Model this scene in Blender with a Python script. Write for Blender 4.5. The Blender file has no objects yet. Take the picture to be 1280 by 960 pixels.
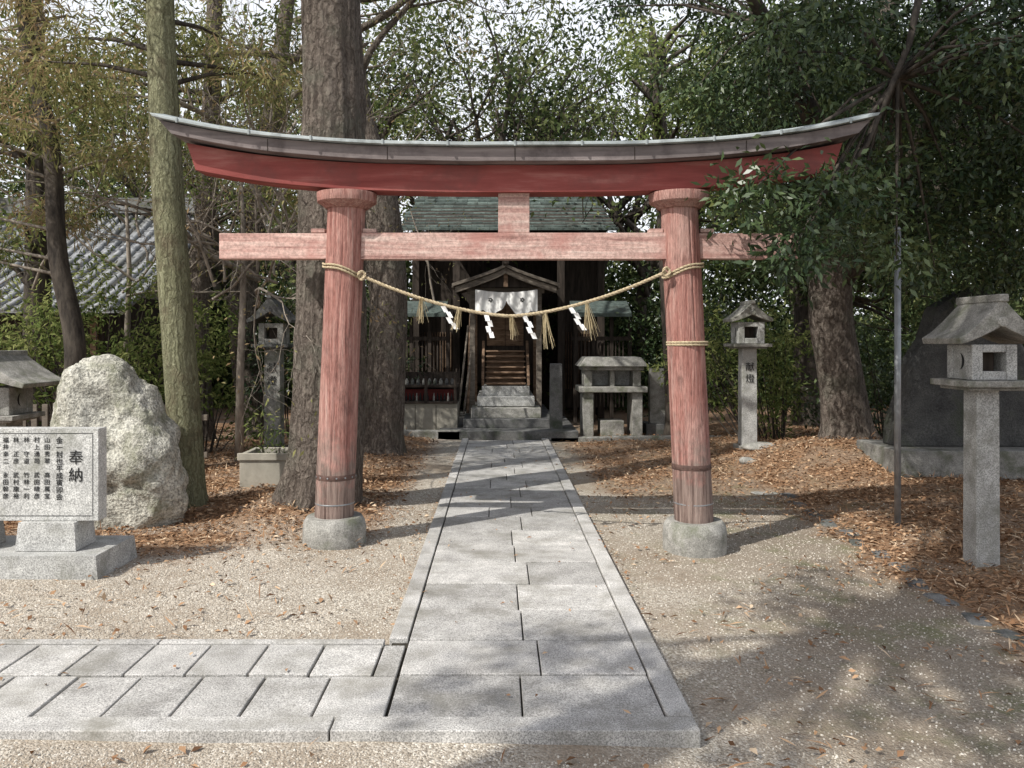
import bpy, math, random
import numpy as np
from mathutils import Vector, noise, Matrix
random.seed(7); rng=np.random.default_rng(11)
S=bpy.context.scene
S.view_settings.view_transform='Standard'; S.view_settings.look='None'; S.view_settings.exposure=0
COL=S.collection

# ------------------------------------------------------------ materials
def newmat(name):
    m=bpy.data.materials.new(name); m.use_nodes=True
    nt=m.node_tree; nt.nodes.clear()
    return m,nt
def N(nt,t,**k):
    n=nt.nodes.new(t)
    for a,b in k.items():
        if a.startswith('i_'):
            key=a[2:]
            n.inputs[int(key) if key.isdigit() else key].default_value=b
        else: setattr(n,a,b)
    return n
def ramp(nt,stops,fac=None):
    r=nt.nodes.new('ShaderNodeValToRGB'); e=r.color_ramp.elements
    while len(e)<len(stops): e.new(0.5)
    for i,(p,c) in enumerate(stops):
        e[i].position=p; e[i].color=(*c,1) if len(c)==3 else c
    if fac is not None: nt.links.new(fac,r.inputs[0])
    return r
def mixc(nt,f,a,b,mode='MIX'):
    m=nt.nodes.new('ShaderNodeMix'); m.data_type='RGBA'; m.blend_type=mode
    for s,v in ((m.inputs[0],f),(m.inputs[6],a),(m.inputs[7],b)):
        if hasattr(v,'links'): nt.links.new(v,s)
        elif isinstance(v,(tuple,list)): s.default_value=(*v,1)
        else: s.default_value=v
    return m.outputs[2]
def mathn(nt,op,a,b=0.0,clamp=False):
    m=nt.nodes.new('ShaderNodeMath'); m.operation=op; m.use_clamp=clamp
    for s,v in ((m.inputs[0],a),(m.inputs[1],b)):
        if hasattr(v,'links'): nt.links.new(v,s)
        else: s.default_value=v
    return m.outputs[0]
def coords(nt,scale=(1,1,1)):
    tc=nt.nodes.new('ShaderNodeTexCoord'); mp=nt.nodes.new('ShaderNodeMapping')
    mp.inputs['Scale'].default_value=scale
    nt.links.new(tc.outputs['Object'],mp.inputs[0]); return mp.outputs[0]
def noisen(nt,vec,scale,detail=4,rough=0.6,dist=0.0):
    n=N(nt,'ShaderNodeTexNoise',i_Scale=scale,i_Detail=detail,i_Roughness=rough,i_Distortion=dist)
    nt.links.new(vec,n.inputs['Vector']); return n.outputs['Fac']
def finish(nt,col,rough=0.8,bump=None,bs=0.3,bd=0.01,metal=0,spec=0.3):
    b=N(nt,'ShaderNodeBsdfPrincipled'); o=N(nt,'ShaderNodeOutputMaterial')
    if hasattr(col,'links'): nt.links.new(col,b.inputs['Base Color'])
    else: b.inputs['Base Color'].default_value=(*col,1)
    if hasattr(rough,'links'): nt.links.new(rough,b.inputs['Roughness'])
    else: b.inputs['Roughness'].default_value=rough
    b.inputs['Metallic'].default_value=metal
    b.inputs['Specular IOR Level'].default_value=spec
    if bump is not None:
        bn=N(nt,'ShaderNodeBump',i_Strength=bs,i_Distance=bd)
        nt.links.new(bump,bn.inputs['Height']); nt.links.new(bn.outputs[0],b.inputs['Normal'])
    nt.links.new(b.outputs[0],o.inputs[0]); return b
def attr(nt,name='var'):
    a=N(nt,'ShaderNodeAttribute',attribute_name=name); return a.outputs['Fac']
def mask(nt,fac,lo,hi): return ramp(nt,[(lo,(0,0,0)),(hi,(1,1,1))],fac).outputs[0]

def weathered(name,stops,scale,stretch=(1,1,1),speck=0,speckscale=150,bs=0.4,bd=0.01,rough=0.85,stain=None,stainscale=1.5,metal=0,stainlo=.5,stainhi=.7,spec=.25):
    m,nt=newmat(name)
    v=coords(nt,stretch); v0=coords(nt)
    n=noisen(nt,v,scale,7,0.65)
    c=ramp(nt,stops,n).outputs[0]
    h=n
    if speck:
        s=noisen(nt,v0,speckscale,2,0.7)
        sr=ramp(nt,[(0.35,(1-speck,)*3),(0.5,(1,)*3),(0.65,(1+speck,)*3)],s).outputs[0]
        c=mixc(nt,1.0,c,sr,'MULTIPLY')
        h=mathn(nt,'ADD',n,mathn(nt,'MULTIPLY',s,0.4))
    if stain:
        s=noisen(nt,v0,stainscale,6,0.65)
        c=mixc(nt,mask(nt,s,stainlo,stainhi),c,stain)
    vv=mathn(nt,'ADD',attr(nt),0.75)   # var .25 = neutral
    cb=N(nt,'ShaderNodeCombineColor')
    for i in range(3): nt.links.new(vv,cb.inputs[i])
    c=mixc(nt,1.0,c,cb.outputs[0],'MULTIPLY')
    finish(nt,c,rough,h,bs,bd,metal,spec)
    return m

M={}
M['granite']=weathered('granite_paving',[(0.3,(0.30,0.29,0.275)),(0.5,(0.42,0.41,0.39)),(0.7,(0.53,0.515,0.49))],5,speck=.5,speckscale=150,bs=.6,bd=.005,stain=(.22,.21,.18),stainscale=2.6,stainlo=.48,stainhi=.74)
M['granite_light']=weathered('granite_cut',[(0.3,(0.30,0.30,0.29)),(0.7,(0.50,0.50,0.48))],8,speck=.45,speckscale=110,bs=.3,bd=.004,stain=(.20,.20,.17),stainscale=3)
M['stone_old']=weathered('stone_old',[(0.3,(0.17,0.166,0.15)),(0.7,(0.39,0.38,0.35))],9,speck=.3,speckscale=90,bs=.7,bd=.012,stain=(.12,.13,.085),stainscale=4)
M['stone_dark']=weathered('stone_dark',[(0.3,(0.07,0.07,0.07)),(0.7,(0.16,0.16,0.155))],7,speck=.3,speckscale=90,bs=.5,bd=.01,stain=(.05,.06,.04),stainscale=3)
M['stone_slab']=weathered('stone_slab_mossy',[(0.3,(0.04,0.04,0.04)),(0.7,(0.10,0.10,0.095))],4,speck=.3,speckscale=60,bs=.9,bd=.03,stain=(.045,.055,.03),stainscale=2)
M['boulder']=weathered('boulder_rock',[(0.3,(0.24,0.23,0.195)),(0.5,(0.39,0.38,0.33)),(0.72,(0.54,0.53,0.47))],5,speck=.5,speckscale=45,bs=1,bd=.04,stain=(.20,.205,.14),stainscale=3.5,stainlo=.5,stainhi=.7)
M['joint']=weathered('joint_soil',[(0.3,(0.02,0.018,0.014)),(0.7,(0.05,0.042,0.03))],30)
def barkmat(name,c0,c1,c2,stain,sc=16,zs=.22,bd=.04,lo=.5,hi=.68,ck=.5):
    m,nt=newmat(name)
    tc=coords(nt); warp=N(nt,'ShaderNodeTexNoise',i_Scale=9.0,i_Detail=5.0); nt.links.new(tc,warp.inputs['Vector'])
    va=N(nt,'ShaderNodeVectorMath',operation='MULTIPLY_ADD'); nt.links.new(warp.outputs['Color'],va.inputs[0]); va.inputs[1].default_value=(.12,.12,.5); nt.links.new(tc,va.inputs[2])
    mp=nt.nodes.new('ShaderNodeMapping'); mp.inputs['Scale'].default_value=(1,1,zs); nt.links.new(va.outputs[0],mp.inputs[0])
    vo=N(nt,'ShaderNodeTexVoronoi',i_Scale=float(sc),feature='F1'); nt.links.new(mp.outputs[0],vo.inputs['Vector'])
    f=noisen(nt,mp.outputs[0],sc*1.6,8,.75)
    c=ramp(nt,[(.30,c0),(.46,c1),(.66,c2)],f).outputs[0]
    c=mixc(nt,mathn(nt,'MULTIPLY',mask(nt,noisen(nt,tc,2.4,6,.7),lo,hi),.6),c,stain)
    crack=ramp(nt,[(.35,(1,1,1)),(.8,(0,0,0))],vo.outputs['Distance']).outputs[0]
    c=mixc(nt,mathn(nt,'MULTIPLY',mathn(nt,'SUBTRACT',1.0,crack),ck),c,c0)
    h=mathn(nt,'ADD',mathn(nt,'MULTIPLY',crack,.6),f)
    finish(nt,c,.92,h,1,bd,0,.1); return m
M['bark']=barkmat('bark_brown',(.05,.039,.032),(.16,.132,.112),(.33,.285,.24),(.18,.185,.145),22,.2,.055)
M['bark_moss']=barkmat('bark_mossy',(.085,.08,.05),(.20,.20,.12),(.37,.37,.245),(.13,.09,.065),34,.06,.025,.52,.66)
M['bark_dark']=weathered('bark_dark',[(0.35,(0.022,0.018,0.015)),(0.65,(0.09,0.075,0.06))],12,(1,1,.3),bs=.8,bd=.03)
M['twig']=weathered('twig_grey',[(0.35,(0.12,0.10,0.08)),(0.65,(0.32,0.28,0.235))],12,(1,1,.3))
M['wood_dark']=weathered('wood_dark',[(0.35,(0.018,0.014,0.011)),(0.65,(0.06,0.047,0.038))],14,(1,1,.15),bs=.5,bd=.01)
M['wood_brown']=weathered('wood_brown',[(0.35,(0.11,0.07,0.045)),(0.65,(0.29,0.195,0.13))],14,(.3,1,1),bs=.5,bd=.01)
M['wood_grey']=weathered('wood_greyed',[(0.35,(0.10,0.085,0.07)),(0.65,(0.25,0.215,0.175))],14,(.3,1,1),bs=.5,bd=.01)
M['roof_green']=weathered('roof_copper_slate',[(0.3,(0.045,0.06,0.055)),(0.7,(0.13,0.165,0.15))],10,(1,1,1),bs=.4,bd=.01,stain=(.04,.042,.035),stainscale=3)
M['tile']=weathered('roof_tile_grey',[(0.3,(0.15,0.155,0.16)),(0.7,(0.36,0.37,0.38))],6,bs=.3,bd=.01,rough=.55,stain=(.09,.09,.075),stainscale=.9)
M['plaster']=weathered('plaster_block',[(0.3,(0.26,0.245,0.205)),(0.7,(0.44,0.41,0.345))],5,bs=.3,bd=.01,stain=(.13,.125,.10),stainscale=2.5)
M['metal']=weathered('roof_metal',[(0.3,(0.22,0.25,0.255)),(0.7,(0.46,0.50,0.50))],5,(.5,1,1),bs=.15,bd=.005,rough=.5,stain=(.13,.14,.135),stainscale=4)
M['steel']=weathered('galvanised_steel',[(0.3,(0.2,0.21,0.22)),(0.7,(0.33,0.34,0.35))],9,bs=.1,rough=.45,metal=.5)
M['rope']=weathered('straw_rope',[(0.3,(0.28,0.22,0.135)),(0.7,(0.56,0.47,0.32))],60,bs=.5,bd=.003)
M['paper']=weathered('paper_white',[(0.3,(0.72,0.72,0.71)),(0.7,(0.8,0.8,0.79))],10,bs=.1)
M['cloth']=weathered('cloth_white',[(0.3,(0.7,0.7,0.68)),(0.7,(0.82,0.82,0.8))],6,bs=.1)
M['ink']=weathered('ink_black',[(0.3,(0.012,0.012,0.012)),(0.7,(0.03,0.03,0.03))],10)
M['red_item']=weathered('red_lacquer',[(0.3,(0.10,0.012,0.01)),(0.7,(0.2,0.025,0.02))],10,rough=.5)
M['band']=weathered('iron_band',[(0.3,(0.05,0.03,0.025)),(0.7,(0.14,0.085,0.07))],25,bs=.4,bd=.004,rough=.6)
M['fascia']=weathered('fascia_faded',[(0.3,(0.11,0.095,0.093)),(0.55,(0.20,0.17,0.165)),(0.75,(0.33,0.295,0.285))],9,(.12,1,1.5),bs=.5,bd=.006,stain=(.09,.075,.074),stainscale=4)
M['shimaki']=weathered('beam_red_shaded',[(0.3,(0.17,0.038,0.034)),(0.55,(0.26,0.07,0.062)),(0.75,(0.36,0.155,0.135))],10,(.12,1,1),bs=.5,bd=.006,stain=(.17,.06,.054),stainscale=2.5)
M['nuki']=weathered('beam_faded_pink',[(0.28,(0.22,0.115,0.098)),(0.42,(0.42,0.255,0.22)),(0.58,(0.55,0.385,0.335)),(0.78,(0.63,0.52,0.455))],14,(.10,1,1.8),bs=.8,bd=.009,stain=(.42,.205,.175),stainscale=1.6,speck=.22,speckscale=40,stainlo=.52,stainhi=.66)

def pillar_mat():
    m,nt=newmat('pillar_faded_red')
    v0=coords(nt)
    n=noisen(nt,coords(nt,(1,1,.035)),42,8,0.72); n2=noisen(nt,coords(nt,(1,1,.3)),4.5,7,.7); nf=noisen(nt,coords(nt,(1,1,.12)),120,3,.7)
    c=ramp(nt,[(0.30,(0.12,0.055,0.046)),(0.42,(0.29,0.13,0.108)),(0.55,(0.43,0.225,0.19)),(0.72,(0.56,0.39,0.34))],n).outputs[0]
    c=mixc(nt,mathn(nt,'MULTIPLY',mask(nt,n2,.46,.66),.7),c,(.49,.325,.28))
    n5=noisen(nt,coords(nt,(1,1,.4)),6.3,7,.75)
    c=mixc(nt,mathn(nt,'MULTIPLY',mask(nt,n5,.54,.68),.8),c,(.16,.088,.076))
    c=mixc(nt,1.0,c,ramp(nt,[(.3,(.65,)*3),(.55,(1.05,)*3),(.7,(1.2,)*3)],nf).outputs[0],'MULTIPLY')
    geo=N(nt,'ShaderNodeSeparateXYZ'); nt.links.new(v0,geo.inputs[0])
    z=geo.outputs[2]; n3=noisen(nt,v0,7,5,.7)
    zz=mathn(nt,'SUBTRACT',mathn(nt,'ADD',mathn(nt,'MULTIPLY',n3,1.5),.10),z)
    w=mathn(nt,'MULTIPLY',zz,2.6,True)
    worn=ramp(nt,[(.35,(.07,.052,.045)),(.6,(.31,.25,.215))],n).outputs[0]
    c=mixc(nt,mathn(nt,'MULTIPLY',w,.85),c,worn)
    h=mathn(nt,'ADD',n,mathn(nt,'MULTIPLY',nf,.35))
    finish(nt,c,.9,h,1,.024,0,.1); return m
M['pillar']=pillar_mat()

def leafmat(name,stops,trans=.3,rough=.5,spec=.35,gloss=True):
    m,nt=newmat(name)
    c=ramp(nt,stops,attr(nt)).outputs[0]
    if gloss:
        b=N(nt,'ShaderNodeBsdfPrincipled',i_Roughness=rough); b.inputs['Specular IOR Level'].default_value=spec
        nt.links.new(c,b.inputs['Base Color'])
    else:
        b=N(nt,'ShaderNodeBsdfDiffuse'); nt.links.new(c,b.inputs['Color'])
    o=N(nt,'ShaderNodeOutputMaterial')
    if trans>0:
        t=N(nt,'ShaderNodeBsdfTranslucent'); mx=N(nt,'ShaderNodeMixShader',i_0=trans); nt.links.new(c,t.inputs[0])
        nt.links.new(b.outputs[0],mx.inputs[1]); nt.links.new(t.outputs[0],mx.inputs[2]); nt.links.new(mx.outputs[0],o.inputs[0])
    else: nt.links.new(b.outputs[0],o.inputs[0])
    return m
M['leaf_oak']=leafmat('leaf_evergreen_dark',[(0,(.02,.038,.015)),(.5,(.05,.082,.03)),(1,(.12,.16,.058))],.12,.38,.45)
M['leaf_bright']=leafmat('leaf_bright',[(0,(.055,.085,.026)),(.5,(.15,.195,.062)),(1,(.30,.32,.125))],.4,gloss=False)
M['leaf_cedar']=leafmat('leaf_cedar',[(0,(.055,.07,.03)),(.4,(.16,.175,.068)),(.72,(.31,.30,.13)),(1,(.36,.26,.15))],.35,gloss=False)
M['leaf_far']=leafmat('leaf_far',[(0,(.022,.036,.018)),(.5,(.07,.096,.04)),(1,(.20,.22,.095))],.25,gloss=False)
M['litter']=leafmat('litter_leaf',[(0,(.09,.05,.03)),(.35,(.25,.14,.078)),(.7,(.41,.265,.16)),(1,(.6,.47,.33))],0,gloss=False)
M['pebble']=leafmat('pebble',[(0,(.20,.175,.145)),(.5,(.42,.38,.32)),(.9,(.58,.54,.47)),(1,(.70,.67,.61))],0,gloss=False)
M['straw']=leafmat('straw',[(0,(.32,.25,.14)),(1,(.62,.53,.35))],.2,gloss=False)

# ------------------------------------------------------------ mesh builder
class MB:
    def __init__(s): s.v=[];s.f=[];s.m=[];s.var=[];s.mats=[];s.sm=[]
    def mi(s,k):
        if k not in s.mats: s.mats.append(k)
        return s.mats.index(k)
    def add(s,vs,fs,k,var=.25,smooth=False):
        o=len(s.v); s.v+= [tuple(p) for p in vs]; i=s.mi(k)
        s.var+=[var]*len(vs)
        for f in fs: s.f.append(tuple(o+a for a in f)); s.m.append(i); s.sm.append(smooth)
    def box(s,x0,x1,y0,y1,z0,z1,k,var=.25,rot=0,top=None):
        vs=[]
        cx,cy=(x0+x1)/2,(y0+y1)/2
        for z in (z0,z1):
            q=1 if (z==z0 or top is None) else top
            for x,y in ((x0,y0),(x1,y0),(x1,y1),(x0,y1)):
                dx,dy=(x-cx)*q,(y-cy)*q
                if rot: dx,dy=dx*math.cos(rot)-dy*math.sin(rot),dx*math.sin(rot)+dy*math.cos(rot)
                vs.append((cx+dx,cy+dy,z))
        s.add(vs,[(3,2,1,0),(4,5,6,7),(0,1,5,4),(1,2,6,5),(2,3,7,6),(3,0,4,7)],k,var)
    def tube(s,pts,rad,k,seg=8,var=.25,cap=True,warp=None):
        pts=[Vector(p) for p in pts]; n=len(pts); vs=[]
        if not hasattr(rad,'__len__'): rad=[rad]*n
        ref=None
        for i,p in enumerate(pts):
            t=(pts[min(i+1,n-1)]-pts[max(i-1,0)])
            if t.length<1e-9: t=Vector((0,0,1))
            t.normalize()
            if ref is None:
                ref=Vector((1,0,0)) if abs(t.x)<.9 else Vector((0,1,0))
            a=(ref-t*ref.dot(t)); a.normalize(); ref=a; b=t.cross(a)
            for j in range(seg):
                an=2*math.pi*j/seg; r=rad[i]
                if warp: r*=warp(i/(n-1),an,p)
                vs.append(p+(a*math.cos(an)+b*math.sin(an))*r)
        fs=[(i*seg+j,i*seg+(j+1)%seg,(i+1)*seg+(j+1)%seg,(i+1)*seg+j) for i in range(n-1) for j in range(seg)]
        s.add(vs,fs,k,var,True)
        if cap:
            o=len(s.v)-len(vs); i=s.mi(k)
            s.f.append(tuple(o+j for j in reversed(range(seg)))); s.m.append(i); s.sm.append(False)
            s.f.append(tuple(o+(n-1)*seg+j for j in range(seg))); s.m.append(i); s.sm.append(False)
    def build(s,name,bevel=0,parent=None,seg=2):
        me=bpy.data.meshes.new(name); me.from_pydata(s.v,[],s.f); 
        for k in s.mats: me.materials.append(M[k])
        me.polygons.foreach_set('material_index',s.m); me.polygons.foreach_set('use_smooth',s.sm)
        a=me.attributes.new('var','FLOAT','POINT'); a.data.foreach_set('value',s.var)
        me.update(); o=bpy.data.objects.new(name,me); COL.objects.link(o)
        if bevel:
            b=o.modifiers.new('bevel','BEVEL'); b.width=bevel; b.segments=seg; b.limit_method='ANGLE'; b.angle_limit=math.radians(40)
        if parent: o.parent=parent
        return o
def quads_obj(name,V,var,mat,parent=None):
    n=len(V)//4; me=bpy.data.meshes.new(name)
    me.vertices.add(len(V)); me.vertices.foreach_set('co',V.astype(np.float32).ravel())
    me.loops.add(n*4); me.loops.foreach_set('vertex_index',np.arange(n*4,dtype=np.int32))
    me.polygons.add(n); me.polygons.foreach_set('loop_start',np.arange(0,n*4,4,dtype=np.int32))
    me.materials.append(M[mat]); a=me.attributes.new('var','FLOAT','POINT')
    a.data.foreach_set('value',np.repeat(np.clip(var,0,1),4).astype(np.float32))
    me.update(calc_edges=True); o=bpy.data.objects.new(name,me); COL.objects.link(o)
    if parent: o.parent=parent
    return o
def nrm(a): return a/np.maximum(np.linalg.norm(a,axis=1,keepdims=True),1e-9)
def leafV(pos,d,L,W,upbias=.6):
    n=len(pos); d=nrm(d)
    up=rng.normal(size=(n,3))*.7; up[:,2]+=upbias
    side=nrm(np.cross(d,up)); nor=np.cross(side,d)
    L=L*rng.uniform(.65,1.25,(n,1)); W=W*rng.uniform(.7,1.2,(n,1))
    V=np.empty((n,4,3)); V[:,0]=pos; V[:,2]=pos+d*L-nor*L*.12
    V[:,1]=pos+d*L*.45+side*W/2+nor*W*.15; V[:,3]=pos+d*L*.45-side*W/2+nor*W*.15
    return V.reshape(-1,3)
def leaves(name,cent,rad,per,L,W,mat,droop=.2,flat=.6,outw=.6,parent=None,vshift=0,vspread=.18):
    cent=np.asarray(cent,float); n=len(cent)
    rad=np.broadcast_to(np.asarray(rad,float),(n,))
    idx=np.repeat(np.arange(n),per)
    off=rng.normal(size=(len(idx),3))*.55; off[:,2]*=flat
    pos=cent[idx]+off*rad[idx][:,None]
    d=rng.normal(size=(len(idx),3))*.6+nrm(off)*outw; d[:,2]-=droop
    cv=rng.normal(.45,.2,n)
    var=cv[idx]+rng.normal(0,vspread,len(idx))+vshift+off[:,2]*.12
    return quads_obj(name,leafV(pos,d,L,W),var,mat,parent)
def clumps(ells,dens):
    out=[]
    for e in ells:
        c=np.array(e[:3]); r=np.array(e[3:6]); k=e[6] if len(e)>6 else 1
        n=max(3,int(dens*k*r[0]*r[1]*r[2]*4.2))
        d=nrm(rng.normal(size=(n,3))); u=rng.random((n,1))**.42
        out.append(c+d*u*r)
    return np.vstack(out)
def grow(mb,p,d,L,r,depth,tips,k='bark_dark',wig=.25,up=.1,seg=6,kids=(2,3)):
    pts=[p.copy()]; rad=[r]; q=p.copy(); dd=d.copy(); n=5
    for i in range(n):
        dd=(dd+Vector((random.gauss(0,wig),random.gauss(0,wig),random.gauss(0,wig)+up))*.5).normalized()
        q=q+dd*(L/n); pts.append(q.copy()); rad.append(r*(1-.45*(i+1)/n))
    mb.tube(pts,rad,k,seg=max(4,seg),cap=False)
    if depth<=0:
        tips+=[tuple(pts[-1]),tuple(pts[-3])]; return
    for c in range(random.randint(*kids)):
        j=random.choice([2,3,4,5,5]); nd=(dd+Vector((random.gauss(0,.6),random.gauss(0,.6),random.gauss(0,.45)))).normalized()
        grow(mb,pts[j],nd,L*random.uniform(.55,.8),rad[j]*.62,depth-1,tips,k,wig,up,seg-1,kids)

def sstep(a,b,x):
    t=min(1,max(0,(x-a)/(b-a))); return t*t*(3-2*t)
def gz(x,y):
    z=-.05-.022*(max(-2,min(2.6,x))-.15)
    z+= .10*sstep(2.9,4.2,x)*sstep(3.5,7,y)
    z+= .30*math.exp(-((x-4.65)**2+(y-10.5)**2)/1.3)
    z+= .10*math.exp(-((x+1.75)**2+(y-7.7)**2)/.5)
    z+= .05*sstep(7,9,y)*(sstep(-1.0,-1.8,x) if x<0 else sstep(1.2,2.2,x))
    z+= .012*noise.noise(Vector((x*.9,y*.9,0)))
    if abs(x)<60 and y<60: z+=.004*noise.noise(Vector((x*5,y*5,3)))
    if x<-.4 and y<5.2:      # ground kept below the level of the side paving
        z-= .03*sstep(5.2,4.5,y)*sstep(-.4,-1.5,x)
    return z
def litter(x,y):
    n=noise.noise(Vector((x*1.1,y*1.1,5)))*.5+noise.noise(Vector((x*4,y*4,9)))*.25
    a=sstep(2.7,3.1,x+n*.6)*sstep(2.5,4.5,y)
    b=sstep(6.0,7.4,y+n*1.2)*sstep(-.8,-1.25,x)
    c=.85*sstep(7.6,9.8,y+n*2)*sstep(.95,1.6,x+n)
    d=sstep(5.5,6.4,y+n)*sstep(-1.7,-2.3,x+n*.3)
    return max(a,b,c,d)*(.66+.34*sstep(-.25,.2,noise.noise(Vector((x*2.1,y*2.1,15)))))

# ------------------------------------------------------------ ground
def axis(lo,hi,a,b,st):
    xs=list(np.arange(a,b+1e-6,st)); s=st; x=a
    while x>lo: s*=1.35; x-=s; xs.insert(0,x)
    s=st; x=b
    while x<hi: s*=1.35; x+=s; xs.append(x)
    return xs
xs=axis(-400,400,-6,7,.1); ys=axis(-200,600,1.5,15,.1)
gv=[(x,y,gz(x,y)) for y in ys for x in xs]; nx=len(xs)
gf=[(j*nx+i,j*nx+i+1,(j+1)*nx+i+1,(j+1)*nx+i) for j in range(len(ys)-1) for i in range(nx-1)]
me=bpy.data.meshes.new('ground'); me.from_pydata(gv,[],gf)
a=me.attributes.new('litter','FLOAT','POINT'); a.data.foreach_set('value',[litter(p[0],p[1]) for p in gv])
me.polygons.foreach_set('use_smooth',[True]*len(gf))
ground=bpy.data.objects.new('ground',me); COL.objects.link(ground)
m,nt=newmat('ground_gravel_soil'); v=coords(nt)
vo=N(nt,'ShaderNodeTexVoronoi',i_Scale=100.0); nt.links.new(v,vo.inputs['Vector'])
sp=N(nt,'ShaderNodeSeparateColor'); nt.links.new(vo.outputs['Color'],sp.inputs[0])
g=ramp(nt,[(0,(.24,.205,.165)),(.5,(.43,.385,.32)),(.85,(.57,.525,.45)),(1,(.70,.66,.59))],sp.outputs[0]).outputs[0]
soiln=noisen(nt,v,60,5,.7)
soil=ramp(nt,[(.3,(.22,.175,.13)),(.7,(.42,.355,.28))],soiln).outputs[0]
big=noisen(nt,v,.9,6,.65)
c=mixc(nt,mask(nt,big,.42,.62),g,soil)
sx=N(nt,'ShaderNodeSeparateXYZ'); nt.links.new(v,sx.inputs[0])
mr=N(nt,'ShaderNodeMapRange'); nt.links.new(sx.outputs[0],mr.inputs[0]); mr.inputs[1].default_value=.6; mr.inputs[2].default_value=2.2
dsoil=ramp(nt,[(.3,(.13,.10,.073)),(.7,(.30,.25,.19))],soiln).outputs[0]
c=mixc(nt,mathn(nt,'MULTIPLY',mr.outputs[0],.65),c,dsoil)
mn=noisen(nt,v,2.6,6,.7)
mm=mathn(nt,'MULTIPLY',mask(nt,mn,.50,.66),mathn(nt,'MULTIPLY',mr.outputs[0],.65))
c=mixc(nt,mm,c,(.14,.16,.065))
lt=ramp(nt,[(.3,(.09,.053,.032)),(.5,(.25,.15,.088)),(.72,(.42,.29,.19))],noisen(nt,v,42,6,.75,.6)).outputs[0]
c=mixc(nt,attr(nt,'litter'),c,lt)
h=mathn(nt,'ADD',mathn(nt,'MULTIPLY',vo.outputs['Distance'],-.6),mathn(nt,'MULTIPLY',soiln,.8))
finish(nt,c,.95,h,.9,.012,0,.1)
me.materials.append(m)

def scatter(n,x0,x1,y0,y1,fn):
    out=[]
    while len(out)<n:
        x=random.uniform(x0,x1); y=random.uniform(y0,y1)
        if fn(x,y): out.append((x,y))
    return out
def on_path(x,y): return (-.62<x<.87 and 3.2<y<13.3) or (x<-.5 and 3.22<y<4.34)
pts=scatter(64000,-6,7.5,3.4,14.5,lambda x,y:(not on_path(x,y)) and random.random()<litter(x,y)**1.2*(1 if y<11 else .6))
pts+=scatter(2600,-4,6,2.4,9,lambda x,y:not on_path(x,y) and noise.noise(Vector((x*1.3,y*1.3,30)))>-.1)
P=np.array([(x,y,gz(x,y)+random.uniform(.002,.032)) for x,y in pts]); rng.shuffle(P)
d=rng.normal(size=P.shape); d[:,2]*=.3
nn=len(P)//2
V=np.vstack([leafV(P[:nn],d[:nn],.11,.010,2),leafV(P[nn:],d[nn:],.052,.026,2)])
quads_obj('fallen_leaves',V,np.clip(rng.normal(.5,.27,len(P)),0,1),'litter')
pp=[(random.uniform(-.55,.8),random.uniform(3.4,12.5),.012) for _ in range(60)]+[(random.uniform(-4,-.6),random.uniform(3.3,4.3),.012) for _ in range(14)]+[(random.choice((-.60,.86))+random.gauss(0,.03),random.uniform(4.4,12),.0) for _ in range(220)]
P=np.array(pp); d=rng.normal(size=P.shape); d[:,2]*=.2
quads_obj('dry_leaves',leafV(P,d,.04,.016,2),rng.uniform(.2,.9,len(P)),'litter')
pts=scatter(60000,-4.6,4.2,2.6,8.6,lambda x,y:(not on_path(x,y)) and random.random()>litter(x,y) and (x<.9 or random.random()<.35))
P=np.array([(x,y,gz(x,y)) for x,y in pts]); n=len(P)
s=rng.uniform(.0025,.007,(n,1)); an=rng.uniform(0,6.28,n)
ring=[P+np.stack([np.cos(an+k*math.pi/2)*s[:,0]*(1.25 if k%2 else .85),np.sin(an+k*math.pi/2)*s[:,0]*(1.25 if k%2 else .85),np.full(n,-.001)],1) for k in range(4)]
rt=[P+(r_-P)*.55+np.stack([np.zeros(n),np.zeros(n),s[:,0]*.8],1) for r_ in ring]
Q=[np.stack(rt,1)]+[np.stack([ring[k],ring[(k+1)%4],rt[(k+1)%4],rt[k]],1) for k in range(4)]
V=np.concatenate(Q,0).reshape(-1,3)
quads_obj('gravel',V,np.tile(rng.uniform(.1,1,n),5),'pebble')

# ------------------------------------------------------------ stone path
mb=MB()
def rv(): return random.uniform(.06,.36)
g_=.004
def slab(x0,x1,y0,y1,dz=0):
    mb.box(x0+g_,x1-g_,y0+g_*1.5,y1-g_*1.5,-.14,dz+random.uniform(-.005,.003),'granite',rv())
y=3.41; r=0
while y<13.0:
    h=random.choice([.40,.44,.48,.52]); y2=min(y+h,13.1)
    sp=[-.475,.12+random.uniform(-.03,.03)+(.10 if r%3==1 else 0),.72]
    if r>6 and r%3==2: sp=[-.475,-.08,.32,.72]
    if y2-y>.15:
        for a_,b_ in zip(sp,sp[1:]): slab(a_,b_,y,y2)
    y=y2; r+=1
y=4.30
while y<13.15:
    y2=min(y+random.uniform(.8,1.3),13.2); mb.box(-.583,-.482,y+.004,y2-.004,-.16,.006,'granite',rv()+.06); y=y2
y=3.405
while y<13.15:
    y2=min(y+random.uniform(.8,1.3),13.2); mb.box(.725,.835,y+.004,y2-.004,-.16,.006,'granite',rv()+.06); y=y2
x=.835
for w in [1.525,1.45,1.5,1.4,1.5,1.4,1.4,1.5]:
    mb.box(x-w+.004,x-.004,3.275,3.40,-.17,.008,'granite',rv()+.08); x-=w
for (ya,yb,off) in ((3.405,3.835,0),(3.84,4.235,.12)):
    x=-.482-off
    if off: slab(x,-.482,ya,yb)
    for i in range(30):
        w=.305+random.uniform(-.012,.012); g_=.006; slab(x-w,x,ya,yb); x-=w
g_=.004
x=-.60
for i in range(9): mb.box(x-1.2+.004,x-.004,4.24,4.30,-.16,.003,'granite',rv()); x-=1.2
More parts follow.
